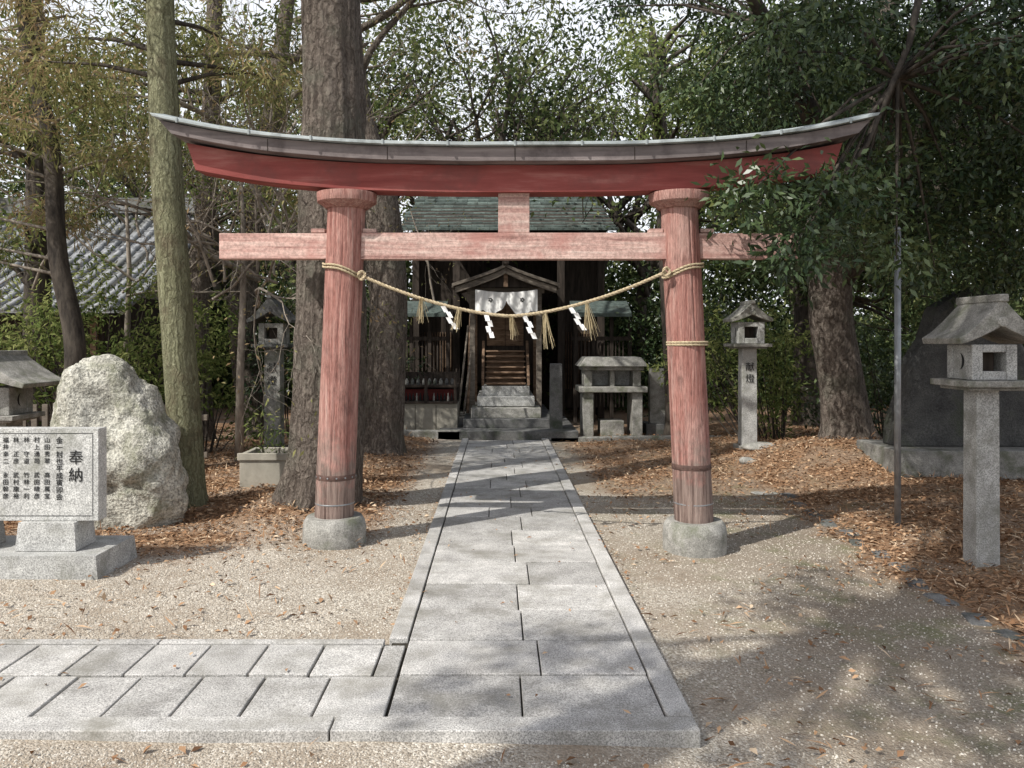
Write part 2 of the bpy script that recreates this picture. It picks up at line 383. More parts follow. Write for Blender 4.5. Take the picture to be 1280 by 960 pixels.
mb.box(-.57,.82,3.30,13.15,-.2,-.022,'joint'); mb.box(-10,-.572,3.30,4.28,-.2,-.022,'joint')
mb.build('stone_path',.005,seg=2)
mb=MB()
for i in range(12):
    y=4.6+i*.36+random.uniform(-.05,.05); x=2.93+random.uniform(-.06,.06)+.02*i
    mb.box(x-.07,x+.08,y-.13,y+.14,-.2,gz(x,y)+random.uniform(.008,.02),'stone_dark',.45,rot=random.uniform(-.35,.35),top=.85)
mb.build('edging_stones',.02)

# ------------------------------------------------------------ torii
D=6.45
mb=MB()
def drum(cx,cy,z0,z1,r):
    pr=[(0,r*1.0),(.7,r*1.0),(.88,r*.97),(1,r*.86)]
    pts=[(cx,cy,z0+(z1-z0)*t) for t,_ in pr]
    mb.tube(pts,[q for _,q in pr],'stone_old',32,warp=lambda t,a,p:1+.02*noise.noise(Vector((math.cos(a)*2,math.sin(a)*2,t*2))))
drum(-1.316,D,-.12,.20,.252); drum(1.59,D,-.16,.165,.252)
cx0=.135
pl=[((-1.316,.19),(-1.215,2.72),.152),((1.583,.155),(1.462,2.72),.150)]
for i,(b,t,r) in enumerate(pl):
    pts=[];rr=[]
    for k in range(61):
        u=k/60; pts.append((b[0]+(t[0]-b[0])*u,D,b[1]+(t[1]-b[1])*u)); rr.append(r*(1.02-.04*u+.008*math.sin(u*9+i)))
    def wp(t_,a,p,i=i):
        q=1+.010*noise.noise(Vector((math.cos(a)*9,math.sin(a)*9,p.z*.5+i*9)))+.014*noise.noise(Vector((math.cos(a)*1.5,math.sin(a)*1.5,p.z*2+i*5)))
        cr=noise.noise(Vector((math.cos(a)*6+i*7,math.sin(a)*6,p.z*.35)))
        if cr>.42: q-=.05*min(1,(cr-.42)*12)
        return q
    mb.tube(pts,rr,'pillar',96,warp=wp)
    x=t[0]
    mb.tube([(x,D,2.665),(x,D,2.70),(x,D,2.715),(x,D,2.79)],[.165,.205,.235,.24],'pillar',40,warp=lambda t_,a,p:1+.012*noise.noise(Vector((math.cos(a)*2,math.sin(a)*2,i))))
    for zb in ((.52,) if i==0 else (.60,)):
        u=(zb-b[1])/(t[1]-b[1]); xb=b[0]+(t[0]-b[0])*u
        mb.tube([(xb,D,zb-.022),(xb,D,zb+.022)],r*1.04,'band',40)
        for q in range(14):
            a_=q*2*math.pi/14; mb.tube([(xb+r*1.03*math.cos(a_),D+r*1.03*math.sin(a_),zb),(xb+r*1.07*math.cos(a_),D+r*1.07*math.sin(a_),zb)],.008,'steel' if i==0 else 'band',6)
    u=(.30-b[1])/(t[1]-b[1]); xb=b[0]+(t[0]-b[0])*u
    mb.tube([(xb,D,.30),(xb,D,.312)],r*1.035,'steel',40)
mb.box(-2.225,-1.235,D-.058,D+.058,2.262,2.466,'nuki',.33)
mb.box(-1.234,1.475,D-.060,D+.060,2.260,2.470,'nuki',.20)
mb.box(1.476,2.40,D-.058,D+.058,2.263,2.466,'nuki',.12)
for (x,w) in ((-1.235,.17),(1.475,.17)):
    for sgn in (-1,1):
        xx=x+sgn*(w+.035); mb.box(xx-.055,xx+.055,D-.045,D+.045,2.473,2.505,'nuki',.15)
mb.box(.005,.255,D-.05,D+.05,2.472,2.80,'nuki',.08)
HL=2.82
def rise(x):
    u=abs(x-cx0)/HL; return .225*u**3.0
def sweep(hb,ht,y0,y1,z0,z1,k,var=.25,ridge=None,n=60):
    vs=[];m_=4 if ridge is None else 5
    for i in range(n+1):
        s=-1+2*i/n; xb=cx0+hb*s; xt=cx0+ht*s; rb=rise(xt)
        wv=.005*noise.noise(Vector((xt*2.3,y0,z0)))
        ring=[(xb,y0,z0+rb+wv),(xb,y1,z0+rb),(xt,y1,z1+rb)]+([(xt,(y0+y1)/2,ridge+rb)] if ridge else [])+[(xt,y0+wv,z1+rb+wv)]
        vs+=ring
    fs=[(i*m_+j,(i+1)*m_+j,(i+1)*m_+(j+1)%m_,i*m_+(j+1)%m_) for i in range(n) for j in range(m_)]
    fs+=[tuple(range(m_)),tuple(n*m_+j for j in reversed(range(m_)))]
    mb.add(vs,fs,k,var)
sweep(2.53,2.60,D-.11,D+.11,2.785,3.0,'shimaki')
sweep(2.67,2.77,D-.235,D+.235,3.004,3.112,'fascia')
sweep(2.80,2.82,D-.285,D+.285,3.117,3.142,'metal',.35,ridge=3.21)
for i in range(-5,6):
    x=cx0+i*.52+random.uniform(-.03,.03); z=3.128+rise(x)
    mb.box(x-.008,x+.008,D-.294,D-.28,z-.02,z+.022,'metal',.1)
for i in (-3.1,-1.6,0,1.5,2.9):
    x=cx0+i*.62; z=3.055+rise(x); mb.box(x-.003,x+.003,D-.239,D-.23,z-.05,z+.05,'wood_dark',.1)
torii=mb.build('torii_gate',.007)

# shimenawa rope
mb=MB()
def ropepath(pts,r,k='rope',tw=26):
    P=[Vector(p) for p in pts]; res=[]
    for a_,b_ in zip(P,P[1:]):
        m_=max(2,int((b_-a_).length/.012))
        res+=[a_.lerp(b_,i/m_) for i in range(m_)]
    res.append(P[-1]); s=0
    for st in range(3):
        out=[];s=0
        for i,p in enumerate(res):
            t=(res[min(i+1,len(res)-1)]-res[max(i-1,0)]).normalized()
            if i: s+=(p-res[i-1]).length
            a_=t.cross(Vector((0,1,.3))).normalized(); b_=t.cross(a_)
            an=s*2*math.pi*tw/2.4+st*2.094
            out.append(p+(a_*math.cos(an)+b_*math.sin(an))*r*.55)
        mb.tube(out,r*.62,k,5,var=.2+.06*st)
A=(-1.075,6.31,2.12); B=(1.33,6.31,2.15)
def ropez(x):
    c=.10; u=(x-c)/(B[0]-c) if x>c else (c-x)/(c-A[0]); zz=B[2] if x>c else A[2]
    return 1.80+(zz-1.80)*(u**1.75*.85+.15*u)
rp=[(A[0]+(B[0]-A[0])*i/40,6.31-.02*math.sin(math.pi*i/40),ropez(A[0]+(B[0]-A[0])*i/40)) for i in range(41)]
ropepath(rp,.013)
for (px,r,zl,zr,ph) in ((-1.24,.163,2.235,2.135,0),(1.492,.16,2.14,2.235,0)):
    for k in range(2):
        ring=[(px+r*math.cos(a_),D+r*math.sin(a_),(zl+zr)/2+(zr-zl)/2*math.cos(a_)-.024*k+.01*math.sin(3*a_)) for a_ in np.linspace(0,2*math.pi,36)]
        ropepath(ring,.009)
for (x,z) in ((-1.07,2.12),(1.33,2.15)):
    ropepath([(x+.025*math.cos(t),6.30+.012*math.sin(2*t),z+.03*math.sin(t)) for t in np.linspace(0,6.3,14)],.012)
for k in range(2):
    ring=[(1.528+.158*math.cos(a_),D+.158*math.sin(a_),1.575+.02*k) for a_ in np.linspace(0,2*math.pi,36)]
    ropepath(ring,.009)
rope=mb.build('shimenawa_rope')
ps=[];ds=[]
for x,l,tilt in ((-.60,.20,0),(-.30,.20,-.15),(.11,.19,.1),(.37,.29,.06),(.70,.31,.12)):
    for i in range(34):
        ps.append((x+random.gauss(0,.008),6.29+random.gauss(0,.008),ropez(x)+.005)); ds.append((random.gauss(tilt,.13),random.gauss(0,.08),-1,l*random.uniform(.6,1.05)))
Pn=np.array(ps); Dn=np.array(ds); L_=Dn[:,3:4]
d=nrm(Dn[:,:3]); side=nrm(np.cross(d,rng.normal(size=d.shape)))
V=np.stack([Pn-side*.002,Pn+side*.002,Pn+d*L_+side*.0015,Pn+d*L_-side*.0015],1).reshape(-1,3)
quads_obj('straw_tassels',V,rng.random(len(Pn)),'straw',rope)
mb=MB()
for x,tilt in ((-.42,.55),(-.08,.15),(.22,.4),(.58,.6)):
    z=ropez(x)-.008; y=6.285; cxx=x; w=.036
    for j in range(4):
        h=.048; sh=(.009 if j%2 else -.009)
        x0=cxx+sh; x1=x0+.008+tilt*h*.7; yj=y-.003*(j%2); tw=.012*math.sin(j*2+x*9)
        mb.add([(x0-w/2,yj,z),(x0+w/2,yj-.01-tw,z),(x1+w/2,yj-.01+tw,z-h),(x1-w/2,yj,z-h)],[(0,1,2,3)],'paper')
        z-=h*.92; cxx+=tilt*h*.75
mb.build('paper_streamers',parent=rope)

# ------------------------------------------------------------ text helper
def text(body,loc,size,parent,rot=(math.pi/2,0,0),k='ink',spl=.95,ext=.0008,sx=1):
    cu=bpy.data.curves.new('inscription','FONT'); cu.body=body; cu.size=size; cu.align_x='CENTER'; cu.align_y='TOP'
    cu.space_line=spl; cu.extrude=ext; cu.materials.append(M[k])
    o=bpy.data.objects.new('inscription',cu); COL.objects.link(o); o.location=loc; o.rotation_euler=rot; o.parent=parent; o.scale=(sx,1,1)
    return o
mb=MB()
z0=gz(-3.2,5.5)
mb.box(-4.15,-2.68,5.38,5.98,z0-.1,.155,'granite_light',.18,top=.96)
mb.box(-3.32,-2.90,5.50,5.78,.158,.352,'granite_light',.25,top=.92)
mb.box(-3.97,-3.55,5.50,5.78,.158,.352,'granite_light',.25,top=.92)
mb.box(-4.07,-2.775,5.56,5.68,.355,.995,'granite_light',.38)
for a_ in ((-4.03,-2.81,.385,.392),(-4.03,-2.81,.958,.965)): mb.box(a_[0],a_[1],5.5585,5.562,a_[2],a_[3],'stone_dark',.1)
for a_ in (-4.03,-2.817): mb.box(a_,a_+.007,5.5585,5.562,.394,.956,'stone_dark',.1)
tab=mb.build('donation_stone_tablet',.008)
def vt(s): return '\n'.join(s)
text(vt('奉納'),(-2.93,5.557,.84),.105,tab,spl=1.15)
cols=['金一封也平成寅卯会','山田秀翠　高田萬宝','村上湧司　武田晴彦','林　守道　竹林一利','林　正彦　武村康裕','福井幸二　永田幹彦','徳倉正司　林　由香','松本正夫　小林和夫','中川清一　山本　武','西村義雄　森田　誠','大野春男　加藤正二','岡本　清　石川光夫','井上和子　木村　進']
x=-3.045
for i,c_ in enumerate(cols):
    text(vt(c_),(x,5.557,.935),.050 if i==0 else .042,tab,spl=.98 if i==0 else 1.16); x-=.085 if i==0 else .072

# ------------------------------------------------------------ rocks
def rock(name,c,prof,k='boulder',seed=0,amp=.06,ny=.6,sub=5,par=None):
    import bmesh
    bm=bmesh.new(); bmesh.ops.create_icosphere(bm,subdivisions=sub,radius=1)
    for v_ in bm.verts:
        p=v_.co.copy(); t=(p.z+1)/2
        q=Vector((math.copysign(abs(p.x)**.7,p.x),math.copysign(abs(p.y)**.7,p.y),p.z))
        l=prof(t); x=l[0]+(l[1]-l[0])*(q.x+1)/2
        co=Vector((c[0]+x,c[1]+q.y*ny*(1-.35*t),c[2]+l[2]))
        nn_=noise.fractal(co*1.5+Vector((seed,0,0)),.95,2.0,7)*amp*1.6
        rdg=-abs(noise.noise(co*2.1+Vector((0,seed,0))))*amp*1.2
        # bedding-like facets
        fc=noise.noise(Vector((co.x*1.2+co.z*2.5,co.y*2,co.z*.8))+Vector((seed,1,0)))
        v_.co=co+p.normalized()*(nn_+rdg+round(fc*4)/4*amp*.5)
    me=bpy.data.meshes.new(name); bm.to_mesh(me); bm.free(); me.materials.append(M[k])
    a=me.attributes.new('var','FLOAT','POINT'); a.data.foreach_set('value',[.25]*len(me.vertices))
    me.polygons.foreach_set('use_smooth',[True]*len(me.polygons))
    o=bpy.data.objects.new(name,me); COL.objects.link(o)
    if par: o.parent=par
    return o
def pf(t):
    z=-.25+1.72*t; u=max(0,z/1.38)
    return (-.64+.08*u,.64-.42*u**1.2,z)
rock('boulder_monument',(-3.32,7.1,0),pf,seed=4,amp=.08,ny=.42,sub=6)
for i,(x,y,w,h) in enumerate([(2.9,8.7,.16,.03),(3.25,10.4,.12,.08),(3.66,11.2,.25,.08)]):
    g0=gz(x,y); rock('field_stone',(x,y,g0),lambda t,w=w,h=h:(-w,w,-h*.5+1.5*h*t),'stone_old',seed=i*3,amp=.02,ny=w*.8,sub=3)

# ------------------------------------------------------------ planter
mb=MB(); x0,x1,y0,y1=-2.76,-2.22,8.55,9.1
zb=gz(-2.5,8.7)-.05
mb.box(x0,x1,y0,y0+.06,zb,.40,'plaster'); mb.box(x0,x1,y1-.06,y1,zb,.40,'plaster'); mb.box(x0,x0+.06,y0+.063,y1-.063,zb,.40,'plaster'); mb.box(x1-.06,x1,y0+.063,y1-.063,zb,.40,'plaster')
mb.box(x0+.063,x1-.063,y0+.063,y1-.063,zb,.34,'joint')
mb.box(x0-.02,x1+.02,y0-.02,y0-.003,.33,.41,'plaster',.3)
mb.build('stone_planter',.01)

# ------------------------------------------------------------ stone lanterns
def lantern(cx,cy,g,post_w,post_h,box_w,box_h,roof_w,roof_d,roof_h,k='granite_light',kr='stone_old',inscr=None,var=.25,plate=True):
    mb=MB(); pw=post_w/2
    if plate: mb.box(cx-pw*1.5,cx+pw*1.5,cy-pw*1.5,cy+pw*1.5,g-.1,g+.03,kr,var)
    mb.box(cx-pw,cx+pw,cy-pw,cy+pw,g-.1 if not plate else g+.032,g+post_h,k,var,top=.95)
    z=g+post_h; sw=box_w*.5+.085
    mb.box(cx-sw*.8,cx+sw*.8,cy-sw*.8,cy+sw*.8,z+.002,z+.025,kr,var)
    mb.box(cx-sw,cx+sw,cy-sw,cy+sw,z+.027,z+.075,kr,var); z+=.077
    b=box_w/2; w=box_w*.24
    for sx in (-1,1):
        for sy in (-1,1):
            mb.box(cx+sx*(b-w/2)-w/2,cx+sx*(b-w/2)+w/2,cy+sy*(b-w/2)-w/2,cy+sy*(b-w/2)+w/2,z,z+box_h,k,var)
    for sy in (-1,1):
        y=cy+sy*(b-w*.45)
        mb.box(cx-b+w+.001,cx+b-w-.001,y-w*.4,y+w*.4,z,z+box_h*.25,k,var); mb.box(cx-b+w+.001,cx+b-w-.001,y-w*.4,y+w*.4,z+box_h*.78,z+box_h,k,var)
    for sx in (-1,1):
        x=cx+sx*(b-w*.45)
        mb.box(x-w*.4,x+w*.4,cy-b+w+.001,cy+b-w-.001,z,z+box_h,k,var)
        r=box_h*.24; yy=cy; zz=z+box_h*.52; X=x+sx*(w*.4+.002)
        o=[(X,yy+r*math.cos(a_),zz+r*math.sin(a_)) for a_ in np.linspace(math.pi*.5,math.pi*1.5,12)]
        i_=[(X,yy+r*.5*math.cos(a_),zz+r*math.sin(a_)) for a_ in np.linspace(math.pi*1.5,math.pi*.5,12)][1:-1]
        mb.add(o+i_,[tuple(range(len(o+i_)))],'ink')
    mb.box(cx-b*.4,cx+b*.4,cy-b*.3,cy+b*.3,z+.001,z+box_h*.9,'wood_dark')
    z+=box_h+.002
    rw=roof_w/2; rd=roof_d/2; prof=[]
    for i in range(9):
        s=-1+i/4; prof.append((s*rw,z+.045+(roof_h)*(1-abs(s))**1.25))
    low=[(s*rw*.96,z+(roof_h-.05)*max(0,(1-abs(s)))**1.25*.55) for s in np.linspace(1,-1,9)]
    ring=prof+low; n=len(ring)
    vs=[(cx+a_,cy-rd,b_) for a_,b_ in ring]+[(cx+a_,cy+rd,b_) for a_,b_ in ring]
    fs=[(j,j+n,(j+1)%n+n,(j+1)%n) for j in range(n)]+[tuple(range(n)),tuple(reversed(range(n,2*n)))]
    mb.add(vs,fs,kr,var)
    mb.box(cx-.035,cx+.035,cy-rd-.015,cy+rd+.015,z+.035+roof_h-.02,z+.035+roof_h+.035,kr,var)
    mb.tube([(cx,cy-rd-.012,z+roof_h*.55),(cx,cy-rd+.01,z+roof_h*.55)],[.034,.04],kr,12,var=.4)
    o=mb.build('stone_lantern',.007)
    if inscr: text(vt(inscr),(cx,cy-pw-.006,g+post_h*.86),post_w*.62,o,spl=1.25)
    return o
lantern(3.615,5.98,gz(3.6,5.9),.178,1.30,.33,.26,.62,.52,.29,var=.1,plate=False)
lantern(3.67,11.75,gz(3.67,11.7),.22,1.44,.38,.31,.60,.5,.24,k='granite_light',inscr='献燈',var=.2)
lantern(-3.28,11.75,gz(-3.2,11.7),.24,1.44,.36,.30,.66,.55,.34,k='stone_old',kr='stone_dark',inscr='献燈',var=.25)
lantern(-5.15,8.3,gz(-5,8.3),.3,.75,.42,.28,.95,.8,.30,k='stone_old',kr='stone_old')

mb=MB(); g0=gz(3.6,7.2)
mb.tube([(3.60,7.2,g0-.1),(3.60,7.2,2.60)],.028,'steel',20); mb.tube([(3.60,7.2,2.602),(3.60,7.2,2.63)],[.032,.02],'steel',20)
mb.build('steel_pole')

# memorial slab on a low plinth (right)
mb=MB()
mb.box(4.45,7.2,8.9,10.0,-.1,.38,'stone_old',-.05,top=.98)
ol=[(-.80,.0),(-.78,.25),(-.66,.6),(-.60,.95),(-.42,1.25),(-.30,1.62),(.0,1.80),(.25,1.86),(.5,1.70),(.62,1.4),(.80,1.0),(.86,.5),(.82,0)]
nv=len(ol); vs=[]
for yy,sc in ((9.28,.95),(9.34,1),(9.6,1),(9.68,.94)):
    for i,(a_,b_) in enumerate(ol): vs.append((5.42+a_*sc,yy+.05*noise.noise(Vector((a_*3,b_*3,yy))),.383+b_*(sc if b_>0 else 1)))
fs=[tuple(range(nv)),tuple(reversed(range(3*nv,4*nv)))]
for r_ in range(3): fs+=[(r_*nv+j,(r_+1)*nv+j,(r_+1)*nv+(j+1)%nv,r_*nv+(j+1)%nv) for j in range(nv)]
mb.add(vs,fs,'stone_slab',.1)
mem=mb.build('memorial_stone',.015)

# ------------------------------------------------------------ shrine
mb=MB()
cx=.15
mb.box(-1.0,1.35,13.35,17.5,-.1,.10,'stone_dark',.3)
mb.box(-.6,1.0,13.9,17.3,.102,.25,'stone_dark',.45)
for i,(w,yy,z) in enumerate([(.62,14.15,.42),(.52,14.45,.60),(.44,14.75,.77)]):
    mb.box(cx-w,cx+w,yy,16.5,z-.17+.002,z,'granite_light' if i else 'stone_old',.3)
for i in range(7):
    z=.80+i*.1; yy=14.95+i*.09
    mb.box(cx-.38,cx+.38,yy,yy+.2,z,z+.03,'wood_brown',.35); mb.box(cx-.36,cx+.36,yy+.12,yy+.14,z-.075,z-.003,'wood_brown',.2)
for s in (-1,1):
    mb.add([(cx+s*.40,14.9,.78),(cx+s*.40,15.65,1.5),(cx+s*.40,15.65,1.62),(cx+s*.40,14.9,.92),(cx+s*.45,14.9,.78),(cx+s*.45,15.65,1.5),(cx+s*.45,15.65,1.62),(cx+s*.45,14.9,.92)],[(0,1,2,3),(7,6,5,4),(0,4,5,1),(1,5,6,2),(2,6,7,3),(3,7,4,0)],'wood_brown',.2)
    mb.box(cx+s*.62-.05,cx+s*.62+.05,14.85,14.95,.25,2.50,'wood_grey',.2)
    mb.box(cx+s*.60-.05,cx+s*.60+.05,15.7,15.8,.25,2.7,'wood_brown',.1)
    mb.box(cx+s*.62-.03,cx+s*.62+.03,14.953,15.69,1.35,1.41,'wood_brown',.15)
mb.tube([(-.62,14.6,.28),(-.42,15.0,2.0)],.022,'wood_grey',8); mb.tube([(-.72,14.6,.28),(-.55,15.0,1.9)],.02,'wood_grey',8)
mb.tube([(-.55,14.7,.28),(-.50,15.0,2.1)],.03,'wood_brown',8)
mb.box(cx-.60,cx+.60,15.82,16.9,.78,2.65,'wood_dark',.2)
for i in range(2):
    x0=cx-.36+i*.365; mb.box(x0,x0+.355,15.78,15.815,1.52,2.35,'wood_brown',.1)
    for j in range(6): mb.box(x0+.03,x0+.325,15.765,15.777,1.60+j*.12,1.625+j*.12,'wood_brown',.25)
mb.box(cx-.72,cx+.72,14.84,14.96,2.50,2.60,'wood_grey',.1)
mb.box(cx-.60,cx+.60,14.87,14.93,2.28,2.34,'wood_brown',.2)
for s in (-1,1):
    n=7; top=[];bot=[]
    for i in range(n):
        u=i/(n-1); x=cx+s*(.98*u); z=3.02-.36*(u**.85); top.append((x,z)); bot.append((x,z-.06))
    ring=top+bot[::-1]; k_=len(ring)
    vs=[(a_,14.55,b_) for a_,b_ in ring]+[(a_,17.0,b_) for a_,b_ in ring]
    fs=[(j,j+k_,(j+1)%k_+k_,(j+1)%k_) for j in range(k_)]+[tuple(range(k_)),tuple(reversed(range(k_,2*k_)))]
    mb.add(vs,fs,'wood_grey',.05)
    ring=[(cx+s*(.93*i/6),2.955-.36*((i/6)**.85)) for i in range(7)]; bot=[(a_,b_-.11) for a_,b_ in ring][::-1]; ring+=bot;k_=len(ring)
    vs=[(a_,14.60,b_) for a_,b_ in ring]+[(a_,14.66,b_) for a_,b_ in ring]
    mb.add(vs,[(j,j+k_,(j+1)%k_+k_,(j+1)%k_) for j in range(k_)]+[tuple(range(k_)),tuple(reversed(range(k_,2*k_)))],'wood_grey',.2)
    mb.box(cx+s*.97-.02,cx+s*.97+.02,14.54,17.0,2.58,2.605,'wood_grey',.2)
mb.box(cx-.06,cx+.06,14.5,17.05,3.01,3.11,'wood_dark',.3)
mb.add([(cx-.85,14.72,2.60),(cx+.85,14.72,2.60),(cx,14.72,2.88)],[(0,1,2)],'wood_dark')
mb.box(cx-.04,cx+.04,14.66,14.715,2.60,2.84,'wood_brown',.0)
shrine=mb.build('shrine_building',.006)
mb=MB(); n=56; vs=[]
for j in range(9):
    for i in range(n+1):
        u=i/n; v_=j/8; x=cx-.56+1.14*u
        sw=.15+.27*abs(math.sin(math.pi*2*u))**.7+(.24*max(0,1-u/.12) if u<.12 else 0)+(.24*max(0,(u-.88)/.12))+.02*math.sin(u*31)
        vs.append((x,14.60+.02*math.sin(u*38+v_*2),2.55-sw*v_-.05*math.sin(math.pi*u)))
mb.add(vs,[(j*(n+1)+i,j*(n+1)+i+1,(j+1)*(n+1)+i+1,(j+1)*(n+1)+i) for j in range(8) for i in range(n)],'cloth',.25,True)
for x in (cx-.28,cx+.30):
    for q in range(5):
        a_=q*2*math.pi/5; mb.tube([(x+.028*math.cos(a_),14.572,2.36+.028*math.sin(a_)),(x+.028*math.cos(a_),14.574,2.36+.028*math.sin(a_))],.016,'ink',10)
mb.build('curtain',parent=shrine)

mb=MB()
for x in (-.83,1.28): mb.box(x-.07,x+.07,16.1,16.24,-.05,3.9,'wood_dark',.3)
for x in (-1.7,2.15): mb.box(x-.07,x+.07,16.6,16.74,-.05,3.9,'wood_dark',.3)
mb.box(-1.8,2.25,18.8,18.9,0,4.2,'wood_dark',.05)
mb.box(-1.78,-1.70,16.75,18.79,0,3.9,'wood_dark',.05); mb.box(2.15,2.23,16.75,18.79,0,3.9,'wood_dark',.05)
mb.box(-1.9,2.35,16.12,16.22,3.55,3.75,'wood_dark',.25)
mb.box(-1.69,-.92,16.95,17.0,.2,3.3,'wood_dark',.2); mb.box(1.36,2.14,16.95,17.0,.2,3.3,'wood_dark',.2)
for i in range(14): mb.box(-1.66+i*.055,-1.64+i*.055,16.90,16.94,.6,1.8,'wood_brown',-.2); mb.box(1.38+i*.055,1.40+i*.055,16.90,16.94,.6,1.8,'wood_brown',-.2)
for i in range(14):
    u=i/14; u2=(i+1)/14; y0_=15.85+3.0*u; y1_=15.85+3.0*u2+.03
    z0_=3.82+1.45*u**1.1; z1_=3.82+1.45*u2**1.1
    x=-1.95+.25*u-random.random()*.1
    while x<2.4-.25*u:
        w=.24+random.uniform(-.03,.03); x2=min(x+w,2.4-.25*u)
        dz=random.uniform(.0,.012)
        mb.add([(x+.003,y0_,z0_+.03+dz),(x2-.003,y0_,z0_+.03+dz),(x2-.003,y1_,z1_),(x+.003,y1_,z1_),(x+.003,y0_,z0_-.01),(x2-.003,y0_,z0_-.01)],[(0,1,2,3),(4,5,1,0)],'roof_green',random.uniform(-.1,.6))
        x=x2
mb.add([(-1.95,15.86,3.80),(2.4,15.86,3.80),(2.15,18.9,5.23),(-1.7,18.9,5.23)],[(3,2,1,0)],'wood_dark')
mb.add([(-1.7,18.9,5.26),(2.15,18.9,5.26),(2.4,21.8,3.8),(-1.95,21.8,3.8)],[(0,1,2,3)],'roof_green')
mb.tube([(-1.75,18.9,5.3),(2.2,18.9,5.3)],.12,'roof_green',10)
mb.build('shrine_hall',.004)
for (x0,x1) in ((-2.15,-1.0),(1.45,2.6)):
    mb=MB()
    mb.add([(x0,15.5,2.15),(x1,15.5,2.15),(x1,16.1,2.42),(x0,16.1,2.42),(x0,15.5,2.08),(x1,15.5,2.08),(x1,16.1,2.35),(x0,16.1,2.35)],[(0,1,2,3),(7,6,5,4),(4,5,1,0),(1,5,6,2),(3,2,6,7),(0,3,7,4)],'roof_green',.1)
    for x in np.arange(x0+.05,x1,.36): mb.box(x,x+.07,15.8,15.87,0,2.2,'wood_dark',.3)
    for x in np.arange(x0+.12,x1-.1,.075): mb.box(x,x+.03,15.83,15.85,.3,1.6,'wood_dark',.4)
    mb.box(x0,x1,15.81,15.86,1.62,1.70,'wood_dark',.4)
    mb.build('roofed_fence',.003)

mb=MB()
mb.box(-1.78,-.70,13.9,14.6,-.1,.52,'plaster',.25)
for i in range(2): mb.box(-1.79+i*.36+.355,-1.79+i*.36+.363,13.893,13.9,.0,.5,'joint')
mb.box(-1.78,-.70,13.85,14.5,.523,.56,'wood_dark',.3)
mb.box(-1.78,-.70,13.95,14.5,.80,.84,'wood_dark',.3)
for x in (-1.78,-1.27,-.76): mb.box(x,x+.05,13.86,13.91,.563,1.0,'wood_dark',.3)
mb.box(-1.78,-.70,14.5,14.53,.56,1.05,'wood_dark',.1)
mb.box(-1.74,-.74,14.15,14.2,.562,.76,'red_item',.1)
for i in range(15):
    x=-1.66+i*.062+(.05 if i>7 else 0); mb.tube([(x,14.0,.562),(x,14.0,.64),(x,14.0,.67),(x,14.0,.70)],[.020,.020,.009,.009],'ink' if i%4 else 'stone_old',8)
for i in range(9):
    x=-1.6+i*.1; mb.tube([(x,14.1,.842),(x,14.1,.90),(x,14.1,.95)],[.03,.035,.014],'stone_dark' if i%3 else 'stone_old',8,var=.2)
mb.build('offering_shelf',.003)

def altar(cx,cy,w,name):
    mb=MB(); g=gz(cx,cy); h=w/2
    for s in (-1,1): mb.box(cx+s*(h*.72)-.09,cx+s*(h*.72)+.09,cy-.28,cy+.28,g-.1,.72,'stone_old',.25)
    mb.box(cx-h*.35,cx+h*.35,cy-.2,cy+.2,g-.1,.22,'stone_old',.2)
    mb.box(cx-h,cx+h,cy-.36,cy+.36,.722,.82,'stone_old',.35)
    for s in (-1,1): mb.box(cx+s*(h*.72)-.07,cx+s*(h*.72)+.07,cy-.24,cy+.24,.822,1.10,'stone_old',.2)
    mb.box(cx-.04,cx+.04,cy-.22,cy+.22,.822,1.10,'stone_old',.2)
    mb.box(cx-h*.6,cx+h*.6,cy+.1,cy+.14,.822,1.10,'granite_light',.1)
    mb.box(cx-h*.9,cx+h*.9,cy-.32,cy+.32,1.102,1.17,'stone_old',.3)
    mb.box(cx-h*1.02,cx+h*1.02,cy-.42,cy+.42,1.172,1.33,'stone_old',.15,top=.80)
    return mb.build(name,.012)
altar(2.0,14.15,1.18,'stone_altar')
mb=MB()
mb.box(2.70,2.98,14.2,14.35,-.1,1.12,'stone_old',.3); mb.box(3.0,3.10,14.2,14.38,-.1,.9,'stone_dark',.2); mb.box(2.62,3.2,14.1,14.6,-.1,.15,'stone_dark',.2)
mb.build('stone_tablet',.015)
mb=MB(); mb.box(.90,1.12,13.75,13.95,-.1,1.22,'stone_dark',.35,top=.92); mb.box(.84,1.18,13.68,14.02,-.1,.08,'stone_dark',.3); mb.build('stone_post',.012)
mb=MB()
for (a_,b_) in ((-2.6,-1.85),(-1.83,-.62),(.88,1.9),(1.92,3.1),(3.12,4.2)): mb.box(a_,b_,13.35,13.5,-.12,gz(a_,13.4)+.07,'stone_old',rv())
mb.build('stone_kerb',.015)

# ------------------------------------------------------------ building on the left
mb=MB()
XE=-6.6
ye,yr=14.0,18.5; ze,zr=2.1,4.5
def rp_(u): return ye+(yr-ye)*u, ze+(zr-ze)*(u*.8+.2*u*u)
n=10; vs=[]
for i in range(n+1):
    yy,zz=rp_(i/n); vs+=[(-17,yy,zz),(XE,yy,zz)]
mb.add(vs,[(2*i,2*i+1,2*i+3,2*i+2) for i in range(n)],'tile',.2)
x=-17
while x<XE:
    mb.tube([(x,rp_(i/n)[0],rp_(i/n)[1]+.02) for i in range(n+1)],.06,'tile',6,var=rv()); x+=.26
for j in range(18):
    yy,zz=rp_(j/18); mb.box(-17,XE,yy,yy+.02,zz,zz+.035,'tile',.1)
mb.add([(-17,18.5,4.5),(XE,18.5,4.5),(XE,23,2.1),(-17,23,2.1)],[(0,1,2,3)],'tile')
mb.box(-17,XE+.1,18.35,18.65,4.55,4.9,'tile',.3)
mb.box(-16.6,XE-.7,14.8,22.2,-.1,2.5,'wood_dark',.2)
